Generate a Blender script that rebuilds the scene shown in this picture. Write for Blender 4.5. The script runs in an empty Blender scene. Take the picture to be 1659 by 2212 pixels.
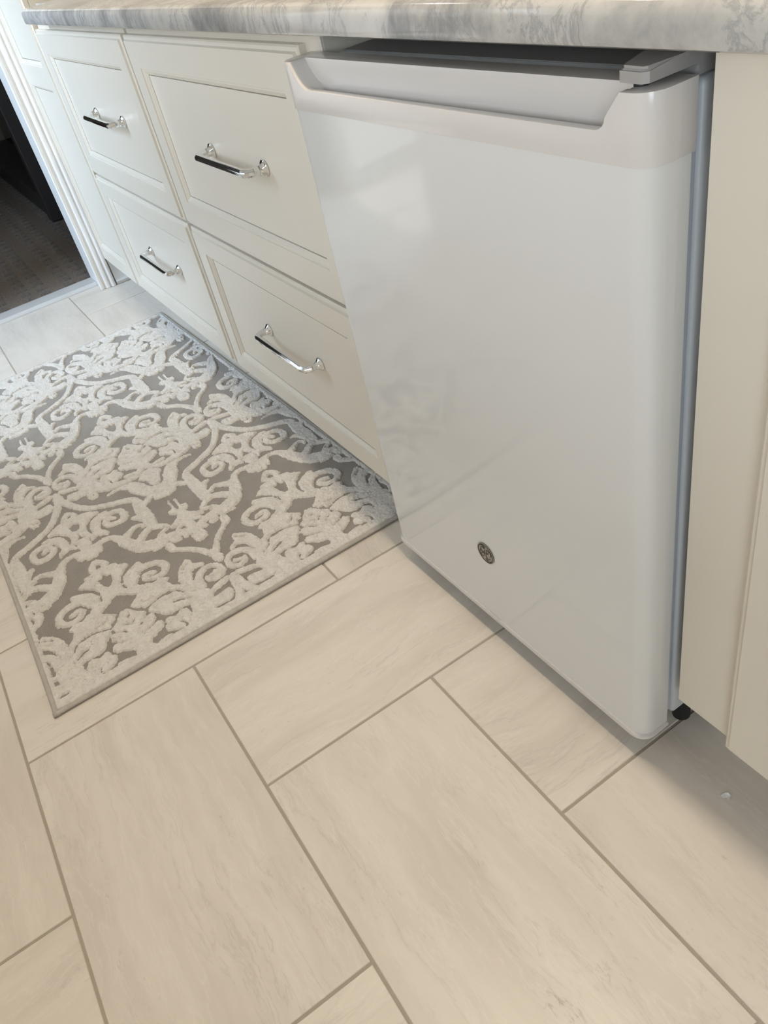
import bpy, bmesh, math, random, json
import numpy as np
from mathutils import Vector, Matrix

sc = bpy.context.scene
COL = sc.collection
random.seed(7)
rng = np.random.default_rng(11)

# ------------------------------------------------------------------ camera
cd = bpy.data.cameras.new('camera')
cam = bpy.data.objects.new('camera', cd)
COL.objects.link(cam)
cd.sensor_fit = 'VERTICAL'
cd.sensor_height = 36.0
cd.lens = 1704.65 / 2212 * 36.0
cd.clip_start = 0.02
RC = [[0.5313055, 0.8238829, -0.1973107], [-0.4512453, 0.472329, 0.7571545], [0.7170022, -0.3132448, 0.6227243]]
CP = [1.059075, 0.273879, 1.010039]
cam.matrix_world = Matrix(((RC[0][0], RC[1][0], RC[2][0], CP[0]),
                           (RC[0][1], RC[1][1], RC[2][1], CP[1]),
                           (RC[0][2], RC[1][2], RC[2][2], CP[2]),
                           (0, 0, 0, 1)))
sc.camera = cam

# ------------------------------------------------------------------ world, lights, exposure
wd = bpy.data.worlds.new('world')
sc.world = wd
wd.use_nodes = True
wd.node_tree.nodes['Background'].inputs[0].default_value = (0.72, 0.86, 1.0, 1)
wd.node_tree.nodes['Background'].inputs[1].default_value = 1.0
sc.view_settings.view_transform = 'Standard'
sc.view_settings.look = 'None'
sc.view_settings.gamma = 1.0
sc.view_settings.use_curve_mapping = False
sc.view_settings.exposure = 0.0
WARM = (1.0, 0.76, 0.50)
NEUT = (1.0, 0.88, 0.74)
DAY = (0.72, 0.86, 1.0)


def area(name, loc, target, power, color, sx, sy=None, shape='RECTANGLE', spread=math.pi):
    ld = bpy.data.lights.new(name, 'AREA')
    ld.energy = power
    ld.color = color
    ld.shape = shape
    ld.size = sx
    if sy:
        ld.size_y = sy
    ld.spread = spread
    o = bpy.data.objects.new(name, ld)
    COL.objects.link(o)
    o.location = loc
    d = Vector(target) - Vector(loc)
    o.rotation_euler = d.to_track_quat('-Z', 'Y').to_euler()
    return o


def lamp(name, x, y, power, color, size=0.07):
    return area(name, (x, y, 2.425), (x, y, 0), power, color, size, shape='DISK')


# recessed lamps of the ceiling, in a row above the counter edge
lamp('recessed_lamp', 0.42, 0.740, 19.0, (1.0, 0.83, 0.63))
lamp('recessed_lamp', 1.25, 0.665, 1.8, (1.0, 0.80, 0.56))
lamp('recessed_lamp', -0.75, 0.655, 5.0, (1.0, 0.87, 0.68))
lamp('recessed_lamp', -1.75, 0.655, 2.0, (1.0, 0.95, 0.90))
# daylight: one for the near window, the rest added as unseen fill
area('daylight_fill', (-0.10, -2.58, 1.55), (-0.10, 0.8, 0.50), 15, (1.0, 0.97, 0.92), 1.2, 1.0)  # added to brighten the upright fronts
area('daylight_fill', (1.35, -2.58, 1.55), (1.35, 0.8, 0.50), 17, (0.90, 0.94, 1.0), 0.40, 1.0)  # added fill, kept narrow for a highlight on the fridge corner
area('daylight_fill', (-1.71, -0.93, 1.50), (-1.80, 0.8, 0.45), 22, (0.60, 0.78, 1.0), 0.48, 1.1, spread=1.9)
area('daylight_fill', (-2.09, -0.570, 1.02), (0.0, -0.570, 1.02), 3.6, (0.95, 0.97, 1.0), 0.50, 1.94)  # added light panel, mirrored as the pale patch in the fridge door
area('daylight_fill', (2.34, -0.75, 1.15), (0.6, 0.1, 0.7), 19, (0.77, 0.89, 1.0), 0.95, 0.8)  # added fill from the right for the fridge's side
# sun, entering steeply by the near window beside the doorway
sd = bpy.data.lights.new('sun', 'SUN')
sd.energy = 3.2
sd.angle = math.radians(1.0)
sd.color = (1.0, 0.97, 0.92)
so = bpy.data.objects.new('sun', sd)
COL.objects.link(so)
so.rotation_euler = Vector((-0.03, 0.36, -1.0)).to_track_quat('-Z', 'Y').to_euler()


# ------------------------------------------------------------------ object helpers
def link(name, me, parent=None, loc=(0, 0, 0), rot=(0, 0, 0)):
    o = bpy.data.objects.new(name, me)
    COL.objects.link(o)
    o.location = loc
    o.rotation_euler = rot
    if parent:
        o.parent = parent
    return o


def tag(o, label=None, cat=None, group=None, kind=None):
    if label:
        o['label'] = label
    if cat:
        o['category'] = cat
    if group:
        o['group'] = group
    if kind:
        o['kind'] = kind
    return o


def thing(name, label, cat, loc=(0, 0, 0), rz=0, group=None):
    o = link(name, None, None, loc, (0, 0, rz))
    o.empty_display_size = 0.05
    return tag(o, label, cat, group)


def mesh_of(bm, mat, smooth=False, angle=None):
    me = bpy.data.meshes.new('mesh')
    bmesh.ops.recalc_face_normals(bm, faces=bm.faces[:])
    bm.to_mesh(me)
    bm.free()
    if mat:
        me.materials.append(mat)
    if smooth or angle:
        me.polygons.foreach_set('use_smooth', [True] * len(me.polygons))
        if angle:
            me.set_sharp_from_angle(angle=math.radians(angle))
    return me


def part(name, bm, mat, parent=None, loc=(0, 0, 0), rot=(0, 0, 0), smooth=False, angle=None):
    return link(name, mesh_of(bm, mat, smooth, angle), parent, loc, rot)


def box(bm, x0, x1, y0, y1, z0, z1, bevel=0.0, seg=2):
    vs = [bm.verts.new((x, y, z)) for z in (z0, z1) for y in (y0, y1) for x in (x0, x1)]
    fs = [bm.faces.new([vs[i] for i in q]) for q in
          ((0, 2, 3, 1), (4, 5, 7, 6), (0, 1, 5, 4), (2, 6, 7, 3), (0, 4, 6, 2), (1, 3, 7, 5))]
    if bevel:
        es = list({e for f in fs for e in f.edges})
        bmesh.ops.bevel(bm, geom=es, offset=bevel, segments=seg, profile=0.5, affect='EDGES')


def prism(bm, pts, axis, a, b):
    """closed outline extruded along an axis ('x','y','z') from a to b"""
    def P(p, t):
        return {'x': (t, p[0], p[1]), 'y': (p[0], t, p[1]), 'z': (p[0], p[1], t)}[axis]
    A = [bm.verts.new(P(p, a)) for p in pts]
    B = [bm.verts.new(P(p, b)) for p in pts]
    n = len(pts)
    for i in range(n):
        bm.faces.new((A[i], A[(i + 1) % n], B[(i + 1) % n], B[i]))
    bm.faces.new(A)
    bm.faces.new(B)
    return A, B


def tube(bm, pts, r, n=8, cap=True, rot=0.0, up=(0, 0, 1)):
    rings = []
    pts = [Vector(p) for p in pts]
    for i, p in enumerate(pts):
        a = pts[max(i - 1, 0)]
        b = pts[min(i + 1, len(pts) - 1)]
        d1 = (p - a).normalized() if i else (b - p).normalized()
        d2 = (b - p).normalized() if i < len(pts) - 1 else d1
        d = (d1 + d2).normalized()
        u = Vector(up)
        s = d.cross(u)
        if s.length < 1e-4:
            s = d.cross(Vector((1, 0, 0)))
        s.normalize()
        t = s.cross(d)
        k = 1.0 / max(0.35, d.dot(d2))
        rr = r[i] if isinstance(r, (list, tuple)) else r
        ring = []
        # mitre only across the bend direction
        bend = (d2 - d1)
        bend = bend.normalized() if bend.length > 1e-4 else None
        for j in range(n):
            an = 2 * math.pi * (j + 0.5) / n + rot
            o = s * math.cos(an) * rr + t * math.sin(an) * rr
            if bend is not None:
                o += bend * o.dot(bend) * (k - 1)
            ring.append(bm.verts.new(p + o))
        rings.append(ring)
    for a, b in zip(rings, rings[1:]):
        for j in range(n):
            bm.faces.new((a[j], a[(j + 1) % n], b[(j + 1) % n], b[j]))
    if cap:
        bm.faces.new(rings[0])
        bm.faces.new(rings[-1])


# ------------------------------------------------------------------ material helpers
def new_mat(name, color=(0.8, 0.8, 0.8), rough=0.5, metal=0.0, spec=0.5):
    m = bpy.data.materials.new(name)
    m.use_nodes = True
    nt = m.node_tree
    b = nt.nodes['Principled BSDF']
    b.inputs['Base Color'].default_value = (*color, 1)
    b.inputs['Roughness'].default_value = rough
    b.inputs['Metallic'].default_value = metal
    b.inputs['Specular IOR Level'].default_value = spec
    return m, nt, b


def node(nt, typ, **kw):
    n = nt.nodes.new(typ)
    for k, v in kw.items():
        if k.startswith('i_'):
            key = k[2:]
            n.inputs[int(key) if key.isdigit() else key.replace('_', ' ')].default_value = v
        else:
            setattr(n, k, v)
    return n


def mapping(nt, src, scale=(1, 1, 1), rot=(0, 0, 0), loc=(0, 0, 0)):
    m = node(nt, 'ShaderNodeMapping')
    m.inputs['Scale'].default_value = scale
    m.inputs['Rotation'].default_value = rot
    m.inputs['Location'].default_value = loc
    nt.links.new(src, m.inputs['Vector'])
    return m.outputs['Vector']


def noise(nt, vec, scale, detail=4, rough=0.55, dist=0.0):
    n = node(nt, 'ShaderNodeTexNoise')
    n.inputs['Scale'].default_value = scale
    n.inputs['Detail'].default_value = detail
    n.inputs['Roughness'].default_value = rough
    n.inputs['Distortion'].default_value = dist
    nt.links.new(vec, n.inputs['Vector'])
    return n.outputs['Fac']


def ramp(nt, fac, stops):
    r = node(nt, 'ShaderNodeValToRGB')
    els = r.color_ramp.elements
    while len(els) < len(stops):
        els.new(0.5)
    for e, (p, c) in zip(els, stops):
        e.position = p
        e.color = (*c, 1) if len(c) == 3 else c
    nt.links.new(fac, r.inputs['Fac'])
    return r.outputs['Color']


def mixc(nt, fac, a, b, blend='MIX'):
    m = node(nt, 'ShaderNodeMix', data_type='RGBA', blend_type=blend)
    for s, v in ((m.inputs[0], fac), (m.inputs[6], a), (m.inputs[7], b)):
        if isinstance(v, bpy.types.NodeSocket):
            nt.links.new(v, s)
        elif isinstance(v, (int, float)):
            s.default_value = v
        else:
            s.default_value = (*v, 1)
    return m.outputs[2]


def math_n(nt, op, a, b=0.0):
    m = node(nt, 'ShaderNodeMath', operation=op)
    for s, v in ((m.inputs[0], a), (m.inputs[1], b)):
        if isinstance(v, bpy.types.NodeSocket):
            nt.links.new(v, s)
        else:
            s.default_value = v
    return m.outputs[0]


def bump(nt, b, height, strength=0.2, dist=0.001):
    n = node(nt, 'ShaderNodeBump')
    n.inputs['Strength'].default_value = strength
    n.inputs['Distance'].default_value = dist
    nt.links.new(height, n.inputs['Height'])
    nt.links.new(n.outputs['Normal'], b.inputs['Normal'])


def objco(nt):
    return node(nt, 'ShaderNodeTexCoord').outputs['Object']


# ------------------------------------------------------------------ materials
def m_tile():
    m, nt, b = new_mat('travertine_tile', rough=0.42)
    co = objco(nt)
    info = node(nt, 'ShaderNodeObjectInfo')
    off = node(nt, 'ShaderNodeVectorMath', operation='SCALE')
    off.inputs[0].default_value = (37.0, 19.0, 11.0)
    nt.links.new(info.outputs['Random'], off.inputs['Scale'])
    add = node(nt, 'ShaderNodeVectorMath', operation='ADD')
    nt.links.new(co, add.inputs[0])
    nt.links.new(off.outputs[0], add.inputs[1])
    v = add.outputs[0]
    warp = node(nt, 'ShaderNodeTexNoise')
    warp.inputs['Scale'].default_value = 5.0
    warp.inputs['Detail'].default_value = 5
    nt.links.new(v, warp.inputs['Vector'])
    wv = node(nt, 'ShaderNodeVectorMath', operation='SCALE')
    wv.inputs['Scale'].default_value = 0.060
    nt.links.new(warp.outputs['Color'], wv.inputs[0])
    va = node(nt, 'ShaderNodeVectorMath', operation='ADD')
    nt.links.new(v, va.inputs[0])
    nt.links.new(wv.outputs[0], va.inputs[1])
    v2 = mapping(nt, va.outputs[0], (1.5, 7.5, 1.0))
    bands = noise(nt, v2, 1.6, 7, 0.62)
    c1 = ramp(nt, bands, [(0.28, (0.580, 0.527, 0.462)), (0.45, (0.648, 0.595, 0.523)), (0.58, (0.700, 0.648, 0.575)), (0.72, (0.660, 0.610, 0.540))])
    v3 = mapping(nt, va.outputs[0], (0.8, 5.5, 1.0), loc=(3, 1, 0))
    veins = noise(nt, v3, 3.2, 9, 0.62, 0.2)
    vm = ramp(nt, veins, [(0.487, (0, 0, 0)), (0.500, (1, 1, 1)), (0.506, (0.25, 0.25, 0.25)), (0.516, (0, 0, 0))])
    where = ramp(nt, noise(nt, mapping(nt, v, (1.2, 4.0, 1.0), loc=(1, 9, 0)), 1.5, 3), [(0.44, (0, 0, 0)), (0.62, (1, 1, 1))])
    c2 = mixc(nt, math_n(nt, 'MULTIPLY', math_n(nt, 'MULTIPLY', vm, where), 0.36), c1, (0.41, 0.37, 0.325))
    lv = ramp(nt, veins, [(0.540, (0, 0, 0)), (0.552, (1, 1, 1)), (0.564, (0, 0, 0))])
    c2 = mixc(nt, math_n(nt, 'MULTIPLY', lv, 0.36), c2, (0.77, 0.725, 0.66))
    pit = noise(nt, mapping(nt, v, (70, 150, 70)), 1.0, 6, 0.78)
    region = ramp(nt, noise(nt, mapping(nt, v, (2.5, 8.0, 1.0), loc=(7, 2, 0)), 1.7, 4, 0.6), [(0.50, (0, 0, 0)), (0.66, (1, 1, 1))])
    pm = ramp(nt, pit, [(0.56, (0, 0, 0)), (0.68, (1, 1, 1))])
    pf = math_n(nt, 'MULTIPLY', pm, region)
    c3 = mixc(nt, math_n(nt, 'MULTIPLY', pf, 0.55), c2, (0.40, 0.355, 0.31))
    tint = math_n(nt, 'MULTIPLY', info.outputs['Random'], 0.09)
    c4 = mixc(nt, tint, c3, (0.50, 0.48, 0.46))
    nt.links.new(c4, b.inputs['Base Color'])
    h = math_n(nt, 'ADD', math_n(nt, 'MULTIPLY', pf, -0.8), math_n(nt, 'MULTIPLY', bands, 0.7))
    bump(nt, b, h, 0.30, 0.0012)
    return m


def m_marble(name, rough=0.12, warm=False):
    m, nt, b = new_mat(name, rough=rough)
    co = objco(nt)
    w = node(nt, 'ShaderNodeTexNoise')
    w.inputs['Scale'].default_value = 4.0
    w.inputs['Detail'].default_value = 6
    nt.links.new(co, w.inputs['Vector'])
    sv = node(nt, 'ShaderNodeVectorMath', operation='SCALE')
    sv.inputs['Scale'].default_value = 0.13
    nt.links.new(w.outputs['Color'], sv.inputs[0])
    ad = node(nt, 'ShaderNodeVectorMath', operation='ADD')
    nt.links.new(co, ad.inputs[0])
    nt.links.new(sv.outputs[0], ad.inputs[1])
    v = mapping(nt, ad.outputs[0], (3.0, 3.0, 2.2), rot=(0, 0.9, 0.5))
    cloud = noise(nt, v, 2.6, 9, 0.66)
    c = ramp(nt, cloud, [(0.33, (0.22, 0.22, 0.215)), (0.42, (0.36, 0.352, 0.338)), (0.52, (0.50, 0.485, 0.455)), (0.66, (0.58, 0.565, 0.53))])
    vv = noise(nt, mapping(nt, ad.outputs[0], (5, 5, 3), rot=(0.2, 1.0, 0.3), loc=(4, 0, 0)), 2.0, 8, 0.7, 0.8)
    vm = ramp(nt, vv, [(0.47, (0, 0, 0)), (0.50, (1, 1, 1)), (0.53, (0, 0, 0))])
    c2 = mixc(nt, math_n(nt, 'MULTIPLY', vm, 0.55), c, (0.23, 0.235, 0.24))
    sp = noise(nt, co, 170, 3, 0.6)
    c3 = mixc(nt, ramp(nt, sp, [(0.60, (0, 0, 0)), (0.74, (0.35, 0.35, 0.35))]), c2, (0.35, 0.34, 0.32))
    nt.links.new(c3, b.inputs['Base Color'])
    return m


def m_paint(name, color, rough=0.34, spec=0.45):
    m, nt, b = new_mat(name, color, rough, spec=spec)
    co = objco(nt)
    n = noise(nt, mapping(nt, co, (3, 3, 3)), 1.0, 3)
    c = mixc(nt, n, tuple(x * 0.97 for x in color), tuple(min(1, x * 1.02) for x in color))
    nt.links.new(c, b.inputs['Base Color'])
    bump(nt, b, noise(nt, co, 260, 2), 0.03, 0.0004)
    return m


def m_rug(name, c0, c1, sheen, scale):
    m, nt, b = new_mat(name, c0, 0.95, spec=0.15)
    co = objco(nt)
    n = noise(nt, mapping(nt, co, (scale, scale * 2.5, scale)), 1.0, 5, 0.7)
    nt.links.new(ramp(nt, n, [(0.32, c0), (0.62, c1)]), b.inputs['Base Color'])
    b.inputs['Sheen Weight'].default_value = sheen
    b.inputs['Sheen Roughness'].default_value = 0.45
    bump(nt, b, noise(nt, mapping(nt, co, (900, 420, 900)), 1.0, 3, 0.7), 0.9, 0.0012)
    return m


def m_weave():
    m, nt, b = new_mat('rug_weave', rough=0.9, spec=0.2)
    co = objco(nt)
    w = node(nt, 'ShaderNodeTexWave', wave_type='BANDS', bands_direction='X')
    w.inputs['Scale'].default_value = 60
    w.inputs['Distortion'].default_value = 1.2
    w.inputs['Detail Scale'].default_value = 30
    nt.links.new(co, w.inputs['Vector'])
    w2 = node(nt, 'ShaderNodeTexWave', wave_type='BANDS', bands_direction='Y')
    w2.inputs['Scale'].default_value = 90
    w2.inputs['Distortion'].default_value = 1.0
    w2.inputs['Detail Scale'].default_value = 30
    nt.links.new(co, w2.inputs['Vector'])
    h = math_n(nt, 'MULTIPLY', w.outputs['Fac'], w2.outputs['Fac'])
    n = noise(nt, co, 16, 4)
    base = ramp(nt, n, [(0.35, (0.255, 0.230, 0.202)), (0.65, (0.298, 0.272, 0.242))])
    c = mixc(nt, math_n(nt, 'MULTIPLY', h, 0.6), base, (0.37, 0.34, 0.305))
    nt.links.new(c, b.inputs['Base Color'])
    bump(nt, b, h, 0.6, 0.0015)
    b.inputs['Sheen Weight'].default_value = 0.3
    return m


def m_carpet():
    m, nt, b = new_mat('loop_carpet', rough=0.95, spec=0.1)
    co = objco(nt)
    n = noise(nt, co, 220, 4, 0.8)
    c = ramp(nt, n, [(0.30, (0.115, 0.092, 0.075)), (0.50, (0.235, 0.195, 0.162)), (0.70, (0.36, 0.31, 0.26))])
    nt.links.new(c, b.inputs['Base Color'])
    bump(nt, b, n, 1.0, 0.004)
    return m


def m_metal(name, color, rough):
    m, nt, b = new_mat(name, color, rough, 1.0)
    n = noise(nt, objco(nt), 60, 3)
    r = math_n(nt, 'ADD', math_n(nt, 'MULTIPLY', n, 0.04), rough - 0.02)
    nt.links.new(r, b.inputs['Roughness'])
    return m


def m_plain(name, color, rough, spec=0.5, var=0.04, scale=25):
    m, nt, b = new_mat(name, color, rough, spec=spec)
    n = noise(nt, objco(nt), scale, 3)
    c = mixc(nt, n, tuple(x * (1 - var) for x in color), tuple(min(1, x * (1 + var)) for x in color))
    nt.links.new(c, b.inputs['Base Color'])
    return m


def m_backsplash():
    m, nt, b = new_mat('backsplash_tile', rough=0.3)
    br = node(nt, 'ShaderNodeTexBrick')
    br.inputs['Color1'].default_value = (0.30, 0.21, 0.13, 1)
    br.inputs['Color2'].default_value = (0.42, 0.33, 0.22, 1)
    br.inputs['Mortar'].default_value = (0.45, 0.40, 0.34, 1)
    br.inputs['Scale'].default_value = 7.0
    v = mapping(nt, objco(nt), (1, 1, 1), rot=(math.radians(90), 0, 0))
    nt.links.new(v, br.inputs['Vector'])
    nt.links.new(br.outputs['Color'], b.inputs['Base Color'])
    return m


TILE = m_tile()
GROUT = m_plain('grout', (0.39, 0.345, 0.285), 0.9, 0.2, 0.08, 90)
MARBLE = m_marble('marble_counter', 0.10)
SADDLE = m_plain('marble_saddle', (0.56, 0.555, 0.54), 0.25, 0.5, 0.10, 9)
CREAM = m_paint('cream_paint', (0.700, 0.650, 0.562))
WHITE = m_paint('white_trim_paint', (0.80, 0.79, 0.77), 0.35)
WALLP = m_paint('wall_paint', (0.50, 0.46, 0.40), 0.6, 0.3)
CEILP = m_paint('ceiling_paint', (0.70, 0.69, 0.66), 0.8, 0.2)
FWHITE = m_paint('fridge_enamel', (0.70, 0.70, 0.685), 0.065, 0.6)
FTRIM = m_paint('fridge_plastic', (0.665, 0.637, 0.612), 0.14, 0.5)
FBODY = m_plain('fridge_side', (0.62, 0.64, 0.66), 0.38, 0.5, 0.02)
FTOP_SHADE = m_plain('fridge_top_shade', (0.26, 0.26, 0.25), 0.5, 0.4, 0.03)  # shadow on the body top, put into a dark tone
GASKET = m_plain('gasket_rubber', (0.50, 0.53, 0.57), 0.6)
BLACK = m_plain('black_plastic', (0.012, 0.012, 0.012), 0.5)
HINGE = m_plain('hinge_plastic', (0.36, 0.345, 0.335), 0.4, 0.5, 0.02)
CHROME = m_metal('chrome', (0.80, 0.81, 0.82), 0.06)
NICKEL = m_metal('badge_metal', (0.36, 0.345, 0.32), 0.32)
BADGED = m_metal('badge_dark', (0.13, 0.12, 0.105), 0.4)
WEAVE = m_weave()
PILE = m_rug('rug_pile', (0.67, 0.635, 0.58), (0.80, 0.765, 0.71), 1.0, 30)
BIND = m_rug('rug_binding', (0.43, 0.395, 0.35), (0.51, 0.475, 0.43), 0.2, 40)
CARPET = m_carpet()
EBONY = m_plain('ebony_wood', (0.034, 0.031, 0.031), 0.45)
EBONYG = m_plain('ebony_gloss', (0.006, 0.006, 0.006), 0.10)
BACKSP = m_backsplash()
PAPER = m_plain('paper', (0.85, 0.85, 0.85), 0.8)
GROOVE_SHADE = m_plain('groove_shade', (0.30, 0.25, 0.19), 0.6)  # dark tone painting the shadow in the panel groove
DARKIN = m_plain('cabinet_inside', (0.30, 0.28, 0.24), 0.8)

# ================================================================== THE SETTING
CEIL = 2.44
XL, XR = -2.03, 2.30          # room faces of the left and right walls
YF, YB = -2.50, 1.42          # room faces of the front and back walls


def struct(name, bm, mat, angle=None, parent=None):
    o = part(name, bm, mat, parent, angle=angle)
    if not parent:
        o['kind'] = 'structure'
    return o


bm = bmesh.new()
box(bm, -2.10, XR, YF - 0.1, YB, -0.06, -0.0016)
floor = struct('floor', bm, GROUT)

# travertine tiles in a herringbone of 1 x 2 units, every tile its own piece
TW, GAP = 0.305, 0.0043
TH = 0.008
bm = bmesh.new()
box(bm, -2.10, XR, YF, -0.905, -TH, 0)
part('screed', bm, TILE, floor)
tile_meshes = {}


def tile_mesh(L, Wd):
    key = (round(L, 4), round(Wd, 4))
    if key not in tile_meshes:
        b = bmesh.new()
        box(b, -L / 2, L / 2, -Wd / 2, Wd / 2, -TH, 0)
        top = [e for e in b.edges if all(abs(v.co.z) < 1e-6 for v in e.verts)]
        bmesh.ops.bevel(b, geom=top, offset=0.0009, segments=1, affect='EDGES')
        tile_meshes[key] = mesh_of(b, TILE)
    return tile_meshes[key]


def lay(x0, x1, y0, y1, lengthwise_x):
    x0, x1 = max(x0, -2.10), min(x1, XR)
    y0, y1 = max(y0, -0.9), min(y1, YB)
    x0 += GAP / 2; x1 -= GAP / 2; y0 += GAP / 2; y1 -= GAP / 2
    if x1 - x0 < 0.012 or y1 - y0 < 0.012:
        return
    dz = random.uniform(-0.0003, 0.0002)
    if lengthwise_x:
        me = tile_mesh(x1 - x0, y1 - y0)
        rz = random.choice((0, math.pi))
    else:
        me = tile_mesh(y1 - y0, x1 - x0)
        rz = math.pi / 2 + random.choice((0, math.pi))
    link('tile', me, floor, ((x0 + x1) / 2, (y0 + y1) / 2, dz), (0, 0, rz))


for k in range(-12, 14):
    for j in range(-6, 7):
        a = k + 4 * j
        lay(a * TW, (a + 2) * TW, k * TW, (k + 1) * TW, True)
        lay(a * TW, (a + 1) * TW, (k + 1) * TW, (k + 3) * TW, False)

# walls
bm = bmesh.new()
box(bm, -2.2, XR + 0.1, YB, YB + 0.1, -0.06, CEIL)
struct('wall_back', bm, WALLP)
bm = bmesh.new()
box(bm, -1.58, XR, YB - 0.008, YB, 0.905, 1.38)
struct('trim_3', bm, BACKSP)
bm = bmesh.new()                       # wall opposite the counter, with added window openings
GX = ((-0.70, 0.50), (0.75, 1.95))   # two openings added for the fill lights
GZ0, GZ1 = 1.00, 2.10
box(bm, -2.2, GX[0][0], YF - 0.1, YF, -0.06, CEIL)
box(bm, GX[0][1], GX[1][0], YF - 0.1, YF, -0.06, CEIL)
box(bm, GX[1][1], XR + 0.1, YF - 0.1, YF, -0.06, CEIL)
for a, b in GX:
    box(bm, a, b, YF - 0.1, YF, -0.06, GZ0)
    box(bm, a, b, YF - 0.1, YF, GZ1, CEIL)
struct('wall_front', bm, WALLP)
# nearer wall beside the doorway with its own window
bm = bmesh.new()
YN, NX, NZ0, NZ1 = -0.86, (-1.97, -1.10), 0.10, 2.08
box(bm, XL, NX[0], YN - 0.1, YN, -0.06, CEIL)
box(bm, NX[1], -0.98, YN - 0.1, YN, -0.06, CEIL)
box(bm, NX[0], NX[1], YN - 0.1, YN, -0.06, NZ0)
box(bm, NX[0], NX[1], YN - 0.1, YN, NZ1, CEIL)
box(bm, -1.08, -0.98, YF, YN - 0.1, -0.06, CEIL)
struct('wall_near', bm, WALLP)
bm = bmesh.new()                       # unseen opposite cabinets as a plain box, whitened to bounce light
box(bm, -1.26, 1.55, -0.90, -0.28, 0.001, 0.905, 0.004)
struct('opposite_cabinets', bm, m_paint('bounce_white', (0.84, 0.84, 0.83), 0.4))
for i, (x0, x1, GZ0, GZ1, yw) in enumerate([(*g, GZ0, GZ1, YF) for g in GX] + [(*NX, NZ0, NZ1, YN)]):
    bm = bmesh.new()
    for a, b, c, d in ((x0, x0 + 0.06, GZ0, GZ1), (x1 - 0.06, x1, GZ0, GZ1), (x0 + 0.06, x1 - 0.06, GZ0, GZ0 + 0.06),
                       (x0 + 0.06, x1 - 0.06, GZ1 - 0.06, GZ1), ((x0 + x1) / 2 - 0.012, (x0 + x1) / 2 + 0.012, GZ0 + 0.06, GZ1 - 0.06)):
        box(bm, a, b, yw - 0.06, yw - 0.02, c, d)
    struct('window_%d' % (i + 1), bm, WHITE)  # frames for the added front openings and the near window
bm = bmesh.new()
for c in ((YF - 0.1, -1.24, -0.06, CEIL), (-0.26, YB, -0.06, CEIL), (-1.24, -0.26, -0.06, 0.70), (-1.24, -0.26, 1.60, CEIL)):  # opening added for the fill light on this side
    box(bm, XR, XR + 0.1, *c)
struct('wall_right', bm, WALLP)
DY0, DY1, DZ = -0.22, 0.728, 2.06      # doorway in the left wall
bm = bmesh.new()
box(bm, -2.17, XL, DY1, YB, -0.06, CEIL)
box(bm, -2.17, XL, -0.31, DY0, -0.06, CEIL)
box(bm, -2.17, XL, YF - 0.1, -0.83, -0.06, CEIL)
box(bm, -2.17, XL, -0.83, -0.31, -0.06, 0.03)  # sill of an opening added for the reflected light panel
box(bm, -2.17, XL, -0.83, -0.31, 2.04, CEIL)
box(bm, -2.17, XL, DY0, DY1, DZ, CEIL)
struct('wall_left', bm, WHITE)
bm = bmesh.new()
box(bm, -1.08, XR + 0.1, YF - 0.1, -0.96, CEIL, CEIL + 0.08)
box(bm, -5.6, -2.17, YF - 0.3, -0.96, CEIL, CEIL + 0.08)
box(bm, -5.6, XR + 0.1, -0.96, YB + 0.7, CEIL, CEIL + 0.08)
struct('ceiling', bm, CEILP)
# next room
bm = bmesh.new()
box(bm, -5.6, -5.5, -2.6, 2.1, -0.06, CEIL)
box(bm, -5.5, -2.17, 2.0, 2.1, -0.06, CEIL)
box(bm, -5.5, -2.17, -2.6, -2.5, -0.06, CEIL)
box(bm, -2.18, -2.17, 1.42, 2.0, -0.06, CEIL)
struct('wall_far', bm, m_paint('far_wall_paint', (0.36, 0.34, 0.31), 0.7, 0.2))

# door casing: moulded face towards the room, swept up, across and down
prof = [(0.0, 0.0), (0.012, 0.0), (0.015, 0.003), (0.015, 0.011), (0.0115, 0.0135), (0.0115, 0.0195), (0.0165, 0.0225),
        (0.0195, 0.028), (0.0195, 0.034), (0.0155, 0.0375), (0.0175, 0.041), (0.0225, 0.0445), (0.0245, 0.050), (0.0225, 0.056), (0.015, 0.059), (0.0, 0.059)]


def casing(name, yedge, sgn):
    b = bmesh.new()
    prism(b, [(XL + dx, yedge + sgn * (dy - 0.004)) for dx, dy in prof], 'z', 0.001, DZ)
    o = struct(name, b, WHITE, angle=40)
    return o


casing('trim_1', DY1, 1)
c2 = casing('trim_4', DY0, -1)
bm = bmesh.new()
prism(bm, [(XL + dx, DZ + dy - 0.004) for dx, dy in prof], 'y', DY0 - 0.055, DY1 + 0.055)
struct('trim_5', bm, WHITE, angle=40)
# marble saddle in the doorway
bm = bmesh.new()
prism(bm, [(-2.172, -0.002), (-2.172, 0.011), (-2.168, 0.013), (-2.096, 0.013), (-2.082, 0.005), (-2.081, -0.002)], 'y', DY0 + 0.001, DY1 - 0.001)
struct('trim_2', bm, SADDLE, angle=25)
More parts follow.
